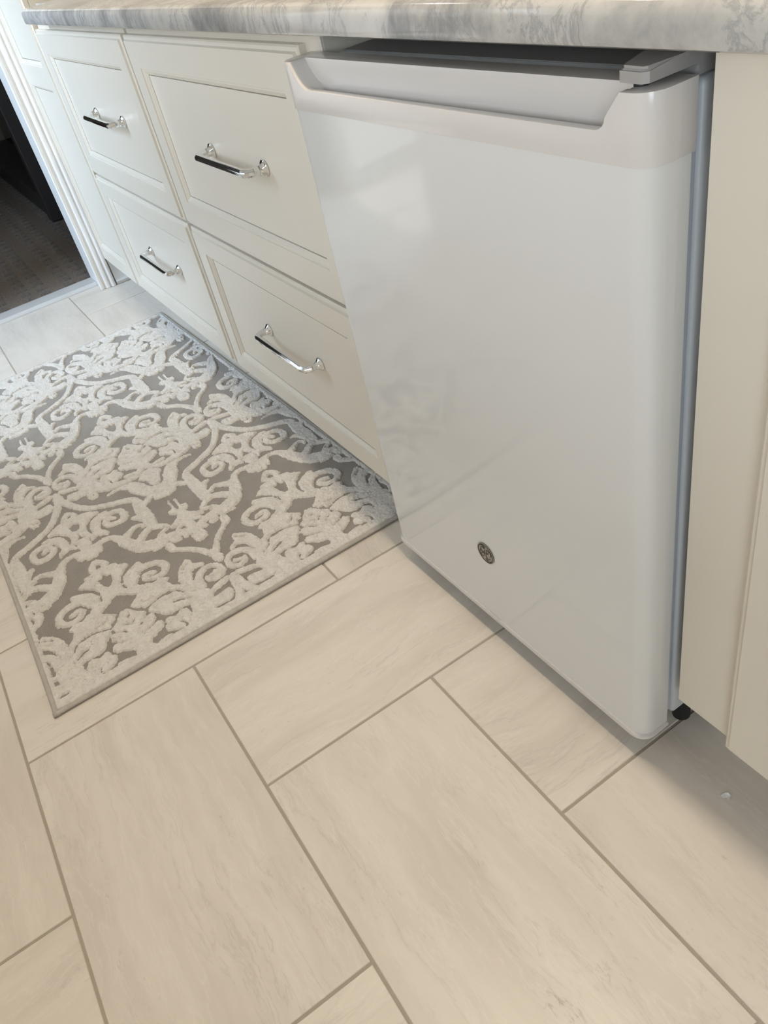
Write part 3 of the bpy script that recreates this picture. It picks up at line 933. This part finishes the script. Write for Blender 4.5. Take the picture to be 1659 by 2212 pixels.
RUGDATA = json.loads('''[["s",151,2,36,169,3,40,194,4,45,223,6,50,253,9,53,283,12,54,315,15,53,348,20,51,379,27,50,408,36,49,435,46,49,464,59,48,496,74,47,534,92,46,576,113,45,619,135,45,658,158,44,693,182,44,727,208,44,759,233,43,786,259,43,806,283,43,822,306,43,837,331,43,853,360,43,873,394,43,894,432,43,915,471,43,934,508,43,950,543,44,963,577,44,977,609,45,992,637,46,1008,661,46,1024,683,47,1043,700,48,1064,713,50,1089,720,53,1117,722,57,1148,721,61,1182,720,65,1220,719,69,1262,717,73,1306,714,76,1350,713,78,1394,714,79,1440,716,77,1485,718,76,1527,719,74,1571,718,73,1616,717,72,1655,715,71,1682,714,71],["s",2888,1049,19,2873,1052,25,2851,1055,33,2826,1058,42,2804,1057,47,2786,1052,48,2768,1044,46,2750,1034,43,2730,1025,41,2706,1016,40,2679,1007,39,2652,997,39,2628,987,38,2608,978,37,2591,969,37,2574,958,36,2554,945,36,2529,928,36,2501,909,35,2473,888,35,2447,867,34,2425,844,34,2404,820,34,2385,797,34,2367,777,35,2352,762,37,2339,751,40,2325,742,43,2311,734,46,2292,730,48,2270,727,50,2251,727,52,2237,726,54],["s",1947,1058,46,1971,1058,46,2004,1058,47,2041,1057,47,2076,1057,48,2108,1055,49,2141,1053,50,2171,1051,51,2197,1050,53,2215,1050,55,2229,1052,59,2241,1054,62,2254,1056,65,2267,1056,68,2280,1056,70,2292,1056,72,2304,1056,73,2316,1056,73,2328,1055,71,2338,1055,69,2345,1055,68],["p",1732,1024,1610,1063,1486,1068,1393,1068,1447,1100,1611,1097,1620,1154,1685,1163,1722,1131,1715,1091,1811,1121,1870,1183,1911,1260,1966,1220,1956,1131,2003,1222,2039,1190,1979,1079,1903,1050,1951,1014,2051,900,2025,860,1955,954,1963,850,1920,842,1874,926,1763,1003,1710,947,1645,929,1602,988,1616,1034],["s",1572,-22,32,1564,6,31,1552,48,30,1540,92,29,1531,127,28,1527,150,29,1525,166,31,1525,179,33,1527,194,35,1529,211,36,1533,228,36,1539,245,36,1548,261,37,1558,276,39,1571,290,40,1587,303,43,1606,316,46,1631,328,51,1660,339,56,1691,350,62,1721,361,67,1750,371,70,1780,381,73,1810,392,75,1840,403,77,1872,415,77,1905,428,76,1937,442,75,1964,458,76,1984,476,79,2000,496,83,2013,517,87,2026,540,89,2038,564,88,2050,590,86,2059,618,82,2066,647,79,2069,678,75,2067,712,70,2066,746,65,2066,778,61,2069,808,59,2074,836,56,2080,862,55,2086,886,53,2094,906,52,2103,923,51,2113,937,50,2124,948,49,2137,955,46,2152,959,42,2165,960,38,2175,961,36],["s",1693,374,54,1684,389,52,1671,409,50,1656,432,47,1642,453,44,1629,470,41,1615,487,38,1603,503,36,1593,519,33,1586,535,31,1581,551,28,1580,567,26,1582,581,24,1591,597,24,1605,612,25,1619,624,26,1631,632,27,1637,631,25,1642,624,23,1644,615,21,1647,609,20],["s",1870,512,56,1854,527,54,1831,547,52,1807,570,51,1787,591,49,1772,608,47,1760,624,46,1752,641,45,1748,659,44,1750,679,43,1756,701,42,1766,724,41,1777,744,39,1791,764,38,1808,783,37,1826,799,36,1841,813,35,1852,824,34,1862,832,32,1872,837,31,1882,835,30,1893,825,31,1905,808,33,1918,788,35,1930,771,37,1940,757,39,1950,743,42,1961,731,45,1977,721,47,1999,713,49,2028,708,50,2054,704,52,2073,702,53],["s",2132,943,40,2146,940,38,2167,937,35,2188,934,32,2203,931,29],["s",2155,794,42,2161,804,42,2170,819,43,2179,833,43,2186,839,42,2192,833,38,2196,818,31,2200,803,25,2202,792,21],["s",2071,459,15,2075,469,18,2080,484,22,2087,502,27,2095,523,31,2104,551,34,2116,585,37,2128,616,40,2135,638,42],["s",2164,551,10,2167,569,13,2171,595,18,2176,623,22,2177,647,26,2175,666,28,2171,684,30,2166,699,30,2162,709,31],["c",2192,585,4,2191,608,4,2189,643,4,2187,677,4,2186,701,4],["c",1952,713,7,1952,727,7,1951,748,7,1950,770,6,1949,789,5,1945,806,5,1940,822,5,1936,836,4,1932,845,4],["p",1554,-193,1506,-116,1553,-17,1536,53,1525,113,1589,150,1655,150,1700,100,1692,62,1736,73,1753,44,1745,-25,1743,-72,1688,-64,1712,-110,1655,-142,1584,-149],["s",1397,552,9,1399,562,14,1402,576,21,1407,591,28,1414,606,34,1424,619,39,1436,631,42,1451,644,45,1467,655,48,1488,666,49,1513,677,50,1537,686,51,1553,693,52],["p",748,-89,670,-43,638,17,719,89,776,107,811,93,815,147,856,229,930,319,958,293,985,217,1054,147,1143,115,1220,113,1293,133,1345,126,1354,78,1285,61,1192,5,1277,-35,1341,-69,1249,-109,1117,-89,1078,-45,1109,4,1102,27,958,65,959,21,922,-2,969,-49,969,-115,776,-97],["h",741,-20,719,3,750,29,780,12,769,-19],["p",1177,130,1074,166,1019,223,985,302,1004,399,1029,401,1075,334,1143,280,1271,235,1318,238,1372,283,1433,297,1458,265,1408,214,1385,163,1435,99,1409,82,1364,87,1296,136],["c",1006,270,6,1011,254,6,1018,230,6,1028,205,7,1039,183,7,1052,167,8,1068,152,8,1085,139,9,1105,129,9,1129,121,9,1156,116,10,1184,113,9,1210,112,9,1235,115,8,1261,121,7,1284,127,6,1299,131,6],["s",1102,325,35,1098,341,36,1091,363,37,1085,387,39,1082,408,40,1083,426,40,1086,443,40,1090,458,39,1097,472,39,1104,486,39,1112,499,39,1123,510,39,1138,519,40,1159,526,41,1184,531,43,1210,533,45,1235,532,46,1258,529,46,1282,522,45,1302,513,44,1318,501,44,1327,484,43,1332,463,42,1334,441,42,1334,421,41,1331,403,40,1326,385,40,1319,368,39,1310,353,39,1298,339,39,1284,325,40,1268,315,41,1253,308,41,1236,306,40,1217,308,39,1200,313,38,1186,320,37,1177,331,38,1171,344,39,1169,359,40,1170,372,39,1177,385,36,1190,398,30,1202,410,25,1211,418,21],["p",1332,-47,1290,10,1318,68,1438,86,1520,53,1534,-11,1497,-65,1450,-76],["p",1802,22,1852,70,1962,123,2011,88,2016,130,2036,187,2090,194,2107,243,2158,289,2204,222,2299,154,2398,121,2503,125,2591,267,2726,342,2809,312,2705,190,2572,46,2545,-35,2608,-62,2696,-178,2685,-269,2622,-265,2523,-215,2485,-225,2486,-114,2419,-41,2345,-30,2377,9,2304,44,2151,76,2174,26,2110,0,2169,-30,2152,-75,2107,-176,2060,-194,2007,-70,1958,-118,1908,-108,1817,-46],["h",1938,-19,1904,7,1949,36,1990,16,1972,-13],["p",2448,127,2332,157,2265,237,2208,351,2229,391,2276,394,2324,366,2372,311,2516,250,2655,245,2551,143],["c",2216,277,4,2222,261,5,2231,237,6,2244,211,7,2260,189,8,2282,171,9,2308,154,9,2336,141,10,2363,130,10,2392,125,10,2421,122,9,2449,122,8,2473,123,8,2492,126,7,2509,130,6,2522,135,5,2532,138,5],["s",2513,207,58,2495,215,57,2468,227,56,2440,241,55,2416,255,54,2397,268,53,2381,282,52,2368,297,51,2357,314,50,2348,333,48,2342,353,47,2339,375,46,2339,398,45,2342,423,44,2349,449,43,2359,474,42,2370,497,42,2384,517,42,2399,534,42,2417,549,43,2436,560,44,2459,567,45,2483,570,46,2508,570,47,2530,566,47,2550,558,46,2569,546,43,2586,531,41,2598,516,39,2606,501,37,2610,485,36,2611,467,35,2610,450,35,2607,431,34,2602,411,34,2594,391,35,2584,374,35,2569,360,35,2551,346,35,2532,336,35,2518,332,35,2507,335,36,2498,343,37,2492,355,37,2489,369,37,2490,386,36,2494,406,34,2500,426,32,2505,441,29,2509,450,26,2515,454,21,2519,456,17,2522,458,14],["p",2836,70,2748,159,2620,255,2624,322,2671,374,2658,432,2656,472,2714,535,2755,497,2858,527,2938,604,2985,677,3081,701,3146,750,3262,741,3352,734,3529,697,3484,576,3325,603,3152,687,3060,572,2980,542,2957,513,2917,460,2916,377,2932,312,2963,249,2978,170,2925,158,2912,118],["c",2822,164,5,2834,174,5,2852,189,5,2871,207,5,2884,224,5,2889,243,5,2890,264,5,2889,284,5,2889,297,5],["c",2958,520,5,2969,524,5,2985,530,6,3002,537,7,3017,543,7,3030,551,7,3042,559,6,3053,567,4,3060,572,4],["p",3015,193,2980,265,2959,325,2953,386,2973,447,2962,511,3011,531,3068,569,3150,673,3282,680,3366,616,3282,560,3256,496,3261,435,3265,361,3230,300,3147,257,3071,196],["h",3100,422,3098,467,3140,526,3206,605,3163,517,3135,446],["p",2863,587,2735,619,2673,660,2580,759,2602,798,2667,812,2708,807,2769,897,2810,897,2823,859,2787,811,2817,754,2890,725,3011,702,3091,697,3021,602],["c",2664,765,5,2674,752,6,2688,733,7,2703,713,8,2714,699,8,2721,691,7,2725,687,5,2728,686,4,2730,685,3],["s",3119,723,64,3099,727,61,3072,733,56,3041,739,52,3014,746,48,2992,754,47,2972,761,46,2953,771,46,2935,782,45,2919,797,44,2904,814,42,2891,832,40,2882,851,38,2876,870,37,2874,890,36,2876,910,35,2882,929,35,2893,947,35,2910,965,36,2929,980,37,2950,991,38,2975,997,39,3003,1000,39,3031,999,39,3054,993,39,3074,982,39,3091,966,39,3105,948,38,3112,930,37,3112,911,36,3106,890,35,3096,870,34,3085,856,33,3072,847,32,3055,842,31,3039,840,30,3027,842,30,3021,847,30,3018,857,32,3018,869,33,3017,881,34,3015,894,34,3013,908,35,3011,921,35,3010,930,36],["h",2985,843,2964,879,2983,918,2997,904,3014,851],["s",3299,763,11,3290,774,16,3276,791,23,3262,810,31,3250,829,36,3241,850,39,3234,873,41,3228,896,42,3222,918,42,3213,939,41,3203,960,38,3196,979,35,3192,992,31,3195,998,28,3203,999,24,3212,997,21,3218,996,18],["p",3335,718,3368,802,3342,912,3354,952,3429,961,3488,932,3521,872,3514,800,3518,739,3546,676,3505,597,3347,624],["p",487,1674,448,1739,497,1796,574,1797,631,1758,639,1697,571,1658],["c",533,1713,8,541,1716,8,554,1721,9,565,1728,9,571,1735,9,567,1746,9,558,1758,8,547,1769,7,540,1777,7],["p",-82,927,-148,969,-223,1013,-176,1084,-71,1115,-2,1096,-52,1176,5,1201,76,1164,46,1237,119,1260,186,1229,230,1160,204,1275,268,1301,306,1284,362,1178,443,1116,470,1045,547,1020,591,947,554,914,418,980,373,885,301,789,223,785,219,877,146,813,52,821,47,884,-28,866],["h",-114,1029,-102,1049,-69,1042,-79,1023],["c",76,1164,6,87,1153,6,103,1137,7,118,1122,8,129,1111,8],["c",-2,1096,7,9,1085,7,24,1069,8,40,1054,8,51,1043,8],["c",47,884,7,56,900,7,70,923,7,83,946,7,93,963,7],["c",219,877,8,227,896,7,238,924,7,249,952,6,257,972,5],["p",257,1320,234,1359,272,1431,224,1489,247,1548,325,1575,438,1554,496,1507,512,1443,474,1382,459,1340,402,1286,338,1293,317,1333],["c",389,1434,5,398,1442,6,411,1454,7,426,1464,8,443,1470,8,462,1469,8,485,1463,8,506,1456,7,521,1451,7],["s",212,1718,125,245,1711,121,291,1700,115,341,1685,108,386,1667,102,426,1642,96,464,1613,89,498,1582,83,526,1552,77,546,1523,73,560,1495,70,571,1465,67,580,1435,63,589,1403,59,596,1370,55,601,1337,51,603,1304,47,605,1271,44,606,1239,41,602,1207,38,594,1177,36,576,1147,35,550,1118,35,524,1092,35,504,1070,34,493,1053,32,486,1040,30,481,1031,28,478,1024,26],["s",494,1303,24,498,1291,27,503,1274,32,509,1254,37,514,1235,39,518,1214,39,523,1192,36,527,1171,32,529,1154,29,528,1142,25,524,1133,20,520,1126,16,518,1121,13],["c",663,1478,5,661,1455,6,659,1423,7,657,1386,7,656,1349,8,655,1312,8,654,1273,8,653,1235,8,649,1203,8,641,1176,7,630,1154,7,619,1136,7,612,1124,6],["s",700,1590,8,697,1574,11,693,1549,15,688,1522,20,685,1497,23,683,1475,26,681,1453,28,682,1432,31,685,1412,34,693,1394,38,704,1376,43,715,1360,49,726,1345,54,732,1332,60,736,1322,65,743,1311,71,759,1299,77,787,1287,82,823,1274,88,863,1259,93,901,1240,98,939,1216,102,980,1190,107,1016,1161,111,1043,1131,113,1056,1098,112,1059,1061,109,1059,1027,105,1059,1004,103],["p",716,894,613,985,575,1063,612,1142,706,1201,802,1152,882,1147,968,1082,972,1009,885,969,827,954],["c",704,1214,10,723,1203,10,749,1187,11,779,1170,11,807,1157,11,833,1150,11,859,1147,11,884,1144,11,908,1137,11,930,1125,11,951,1110,11,970,1094,11,982,1077,11,989,1060,11,990,1041,11,987,1022,11,979,1006,11,964,994,11,943,982,11,919,973,11,896,965,11,873,959,11,849,955,12,825,951,12,803,944,11,780,932,10,757,916,9,737,902,7,723,891,6],["s",1192,1132,17,1186,1147,21,1176,1169,28,1168,1193,34,1166,1214,39,1172,1231,41,1184,1247,43,1200,1261,43,1215,1275,41,1233,1291,36,1253,1306,29,1272,1319,22,1285,1328,17],["s",1234,1143,48,1234,1128,53,1233,1107,60,1233,1086,67,1233,1072,72]]''')
PU,PV=.61,.209
def seg_d(X,Y,ax,ay,bx,by):
    dx,dy=bx-ax,by-ay;L=dx*dx+dy*dy+1e-12
    t=np.clip(((X-ax)*dx+(Y-ay)*dy)/L,0,1)
    return np.hypot(X-ax-t*dx,Y-ay-t*dy),t
def field(res,data):
    nu=int(round(PU/res));nv=int(round(PV/res))
    U=(np.arange(nu)+.5)*PU/nu;V=(np.arange(nv+1))*PV/nv
    X,Y=np.meshgrid(U,V,indexing='ij')
    pos=np.full(X.shape,.02);neg=np.full(X.shape,.02)
    m=.008
    for e in data:
        k=e[0];a=np.array(e[1:],float)/5000
        a=a.reshape(-1,3 if k in 'sc' else 2)
        for i in range(-4,5):
            for j in range(-4,5):
                if (i+j)%2: continue
                for s in (1,-1):
                    u=a[:,0]+PU*i;v=a[:,1]*s+PV*j
                    r=a[:,2].max() if k in 'sc' else 0
                    u0,u1,v0,v1=u.min()-r-m,u.max()+r+m,v.min()-r-m,v.max()+r+m
                    i0=max(0,int(u0/PU*nu));i1=min(nu,int(u1/PU*nu)+2);j0=max(0,int(v0/PV*nv));j1=min(nv+1,int(v1/PV*nv)+2)
                    if i0>=i1 or j0>=j1: continue
                    xs=X[i0:i1,j0:j1];ys=Y[i0:i1,j0:j1]
                    if k in 'sc':
                        d=np.full(xs.shape,1.)
                        for q in range(len(u)-1):
                            dd,t=seg_d(xs,ys,u[q],v[q],u[q+1],v[q+1])
                            d=np.minimum(d,dd-(a[q,2]*(1-t)+a[q+1,2]*t))
                    else:
                        d=np.full(xs.shape,1.);ins=np.zeros(xs.shape,bool)
                        n=len(u)
                        for q in range(n):
                            x1,y1,x2,y2=u[q],v[q],u[(q+1)%n],v[(q+1)%n]
                            d=np.minimum(d,seg_d(xs,ys,x1,y1,x2,y2)[0])
                            c=(y1>ys)!=(y2>ys)
                            if y1!=y2: ins^=c&(xs<(x2-x1)*(ys-y1)/(y2-y1)+x1)
                        d=np.where(ins,-d,d)
                    T=pos if k in 'sp' else neg
                    T[i0:i1,j0:j1]=np.minimum(T[i0:i1,j0:j1],d)
    return np.maximum(pos,-neg)
def sample(F,u,v):
    # u,v rel to axis origin
    nu,nv=F.shape[0],F.shape[1]-1
    a=np.floor(u/PU).astype(int);uu=u-a*PU
    # shift by glide a times: v -> v - PV*a
    vv=np.mod(v-PV*a,2*PV);vv=np.where(vv>PV,2*PV-vv,vv)
    i=np.clip((uu/PU*nu).astype(int),0,nu-1);j=np.clip(np.rint(vv/PV*nv).astype(int),0,nv)
    return F[i,j]


FLD = field(0.0012, RUGDATA)


def smooth_noise(nx, ny, cell, seed):
    r = np.random.default_rng(seed)
    gx, gy = int(nx / cell) + 3, int(ny / cell) + 3
    g = r.normal(0, 1, (gx, gy))
    X = np.arange(nx) / cell
    Y = np.arange(ny) / cell
    i = X.astype(int); j = Y.astype(int)
    fx = (X - i)[:, None]; fy = (Y - j)[None, :]
    fx = fx * fx * (3 - 2 * fx); fy = fy * fy * (3 - 2 * fy)
    return ((g[i][:, j] * (1 - fx) + g[i + 1][:, j] * fx) * (1 - fy) + (g[i][:, j + 1] * (1 - fx) + g[i + 1][:, j + 1] * fx) * fy)


def build_pile():
    st = 0.0016
    nx, ny = int((RW - 2 * BW) / st), int((RH - 2 * BW) / st)
    BI = 0.0085
    A = (BI + np.arange(nx) * (RW - 2 * BI) / (nx - 1)) / RW
    B = (BI + np.arange(ny) * (RH - 2 * BI) / (ny - 1)) / RH
    AA, BB = np.meshgrid(A, B, indexing='ij')
    X, Y = rug_xy(AA, BB)
    q = X + 0.785
    f = sample(FLD, 0.61 * (1.6264 * q + 0.0815 * q * q), Y - 0.2355 - 0.02 * q)
    f = (f + np.roll(f, 1, 0) + np.roll(f, 1, 1) + np.roll(f, -1, 0) + np.roll(f, -1, 1)) / 5
    # plain pile band along the edges
    e = np.minimum(np.minimum(AA * RW, (1 - AA) * RW - 0.010), np.minimum(BB, 1 - BB) * RH + 0.004)
    band = e - 0.022
    f = np.minimum(f, band)
    n1 = smooth_noise(nx, ny, 2.2, 1); n2 = smooth_noise(nx, ny, 7, 2); n3 = smooth_noise(nx, ny, 1.0001, 3)
    f = f + 0.0011 * n1 + 0.0006 * n2 + 0.0007
    k = np.clip((0.0012 - f) / 0.0024, 0, 1)
    k = k * k * (3 - 2 * k)
    z = 0.0022 + k * (0.0066 + 0.0006 * n1 + 0.00045 * n2 + 0.0006 * n3)
    ed = np.minimum(np.minimum(AA, 1 - AA) * RW, np.minimum(BB, 1 - BB) * RH) - BI
    z = np.where(ed < 0.0012, 0.0024, z)
    keep = (f < 0.0030)
    fk = keep[:-1, :-1] | keep[1:, :-1] | keep[1:, 1:] | keep[:-1, 1:]
    idx = np.arange(nx * ny).reshape(nx, ny)
    quads = np.stack([idx[:-1, :-1][fk], idx[1:, :-1][fk], idx[1:, 1:][fk], idx[:-1, 1:][fk]], 1)
    used = np.unique(quads)
    remap = np.full(nx * ny, -1, np.int64)
    remap[used] = np.arange(len(used))
    co = np.stack([X.ravel()[used] + roff[0] + 0.0004 * n3.ravel()[used], Y.ravel()[used] + roff[1], z.ravel()[used]], 1).astype(np.float32)
    quads = remap[quads].astype(np.int32)
    me = bpy.data.meshes.new('pile')
    me.vertices.add(len(co)); me.vertices.foreach_set('co', co.ravel())
    me.loops.add(quads.size); me.loops.foreach_set('vertex_index', quads.ravel())
    me.polygons.add(len(quads))
    me.polygons.foreach_set('loop_start', np.arange(0, quads.size, 4, dtype=np.int32))
    me.polygons.foreach_set('use_smooth', np.ones(len(quads), bool))
    me.update(calc_edges=True)
    me.materials.append(PILE)
    return me


bm = bmesh.new()
N = 40
grid = [[bm.verts.new((*(np.array(rug_xy(i / N, j / 6)) + np.array(roff[:2])), 0.0042)) for j in range(7)] for i in range(N + 1)]
for i in range(N):
    for j in range(6):
        bm.faces.new((grid[i][j], grid[i + 1][j], grid[i + 1][j + 1], grid[i][j + 1]))
ext = bmesh.ops.extrude_face_region(bm, geom=bm.faces[:])
for v in [v for v in ext['geom'] if isinstance(v, bmesh.types.BMVert)]:
    v.co.z = 0.0004
ground = part('woven_ground', bm, WEAVE, rug)
pile = link('raised_pile', build_pile(), rug)
pile['kind'] = 'stuff'
pile['label'] = 'pale raised scroll pile'
# stitched binding along the four edges
for ed in range(4):
    bm = bmesh.new()
    m_ = 260 if ed < 2 else 130
    pts = []
    rr = []
    for i in range(m_ + 1):
        s = i / m_
        a, b = ((s, 0), (s, 1), (0, s), (1, s))[ed]
        x, y = rug_xy(a, b)
        ins = 0.0055
        y += ins if ed == 0 else -ins if ed == 1 else 0
        x += ins if ed == 2 else -ins if ed == 3 else 0
        pts.append((x + roff[0], y + roff[1], 0.0040 + 0.0004 * math.sin(i * 1.9)))
        rr.append(0.0056 + 0.0003 * math.sin(i * 2.6))
    tube(bm, pts, rr, 8)
    for v in bm.verts:
        v.co.z = max(0.0003, 0.0036 + (v.co.z - 0.0036) * 0.68)
    part('edge_binding', bm, BIND, rug, smooth=True)

# ================================================================== NEXT ROOM FURNITURE AND SMALL THINGS
DK = thing('dark_cabinet', 'black open cabinet with a slab end standing on the carpet beyond the doorway', 'cabinet', (-4.0, 1.0, 0))
off = (4.0, -1.0, 0)
bm = bmesh.new()
box(bm, -3.235, -3.165, 0.812, 1.25, 0.009, 1.15, 0.004)
part('end_panel', bm, EBONY, DK, off)
bm = bmesh.new()
box(bm, -5.2, -3.235, 0.825, 1.24, 0.009, 0.11, 0.004)
part('base_rail', bm, EBONY, DK, off)
bm = bmesh.new()
box(bm, -5.2, -3.235, 1.02, 1.04, 0.11, 1.13)
part('back_panel', bm, EBONYG, DK, off)
bm = bmesh.new()
box(bm, -5.2, -3.13, 0.80, 1.26, 1.151, 1.19, 0.004)
part('top_board', bm, EBONY, DK, off)

bm = bmesh.new()
o = [(-0.006, -0.002), (-0.002, -0.005), (0.001, -0.002), (0.005, -0.004), (0.006, 0.002), (0.002, 0.005), (-0.003, 0.003)]
vs = [bm.verts.new((x, y, 0.0006 + 0.0012 * (i % 2))) for i, (x, y) in enumerate(o)]
bm.faces.new(vs)
ex = bmesh.ops.extrude_face_region(bm, geom=bm.faces[:])
for v in [v for v in ex['geom'] if isinstance(v, bmesh.types.BMVert)]:
    v.co.z += 0.0006
sp = part('paper_scrap', bm, PAPER, None, (0.725, 0.7885, 0.0002), (0, 0, 0.5))
tag(sp, 'tiny torn white paper scrap on the floor tile below the right cabinet door', 'scrap')
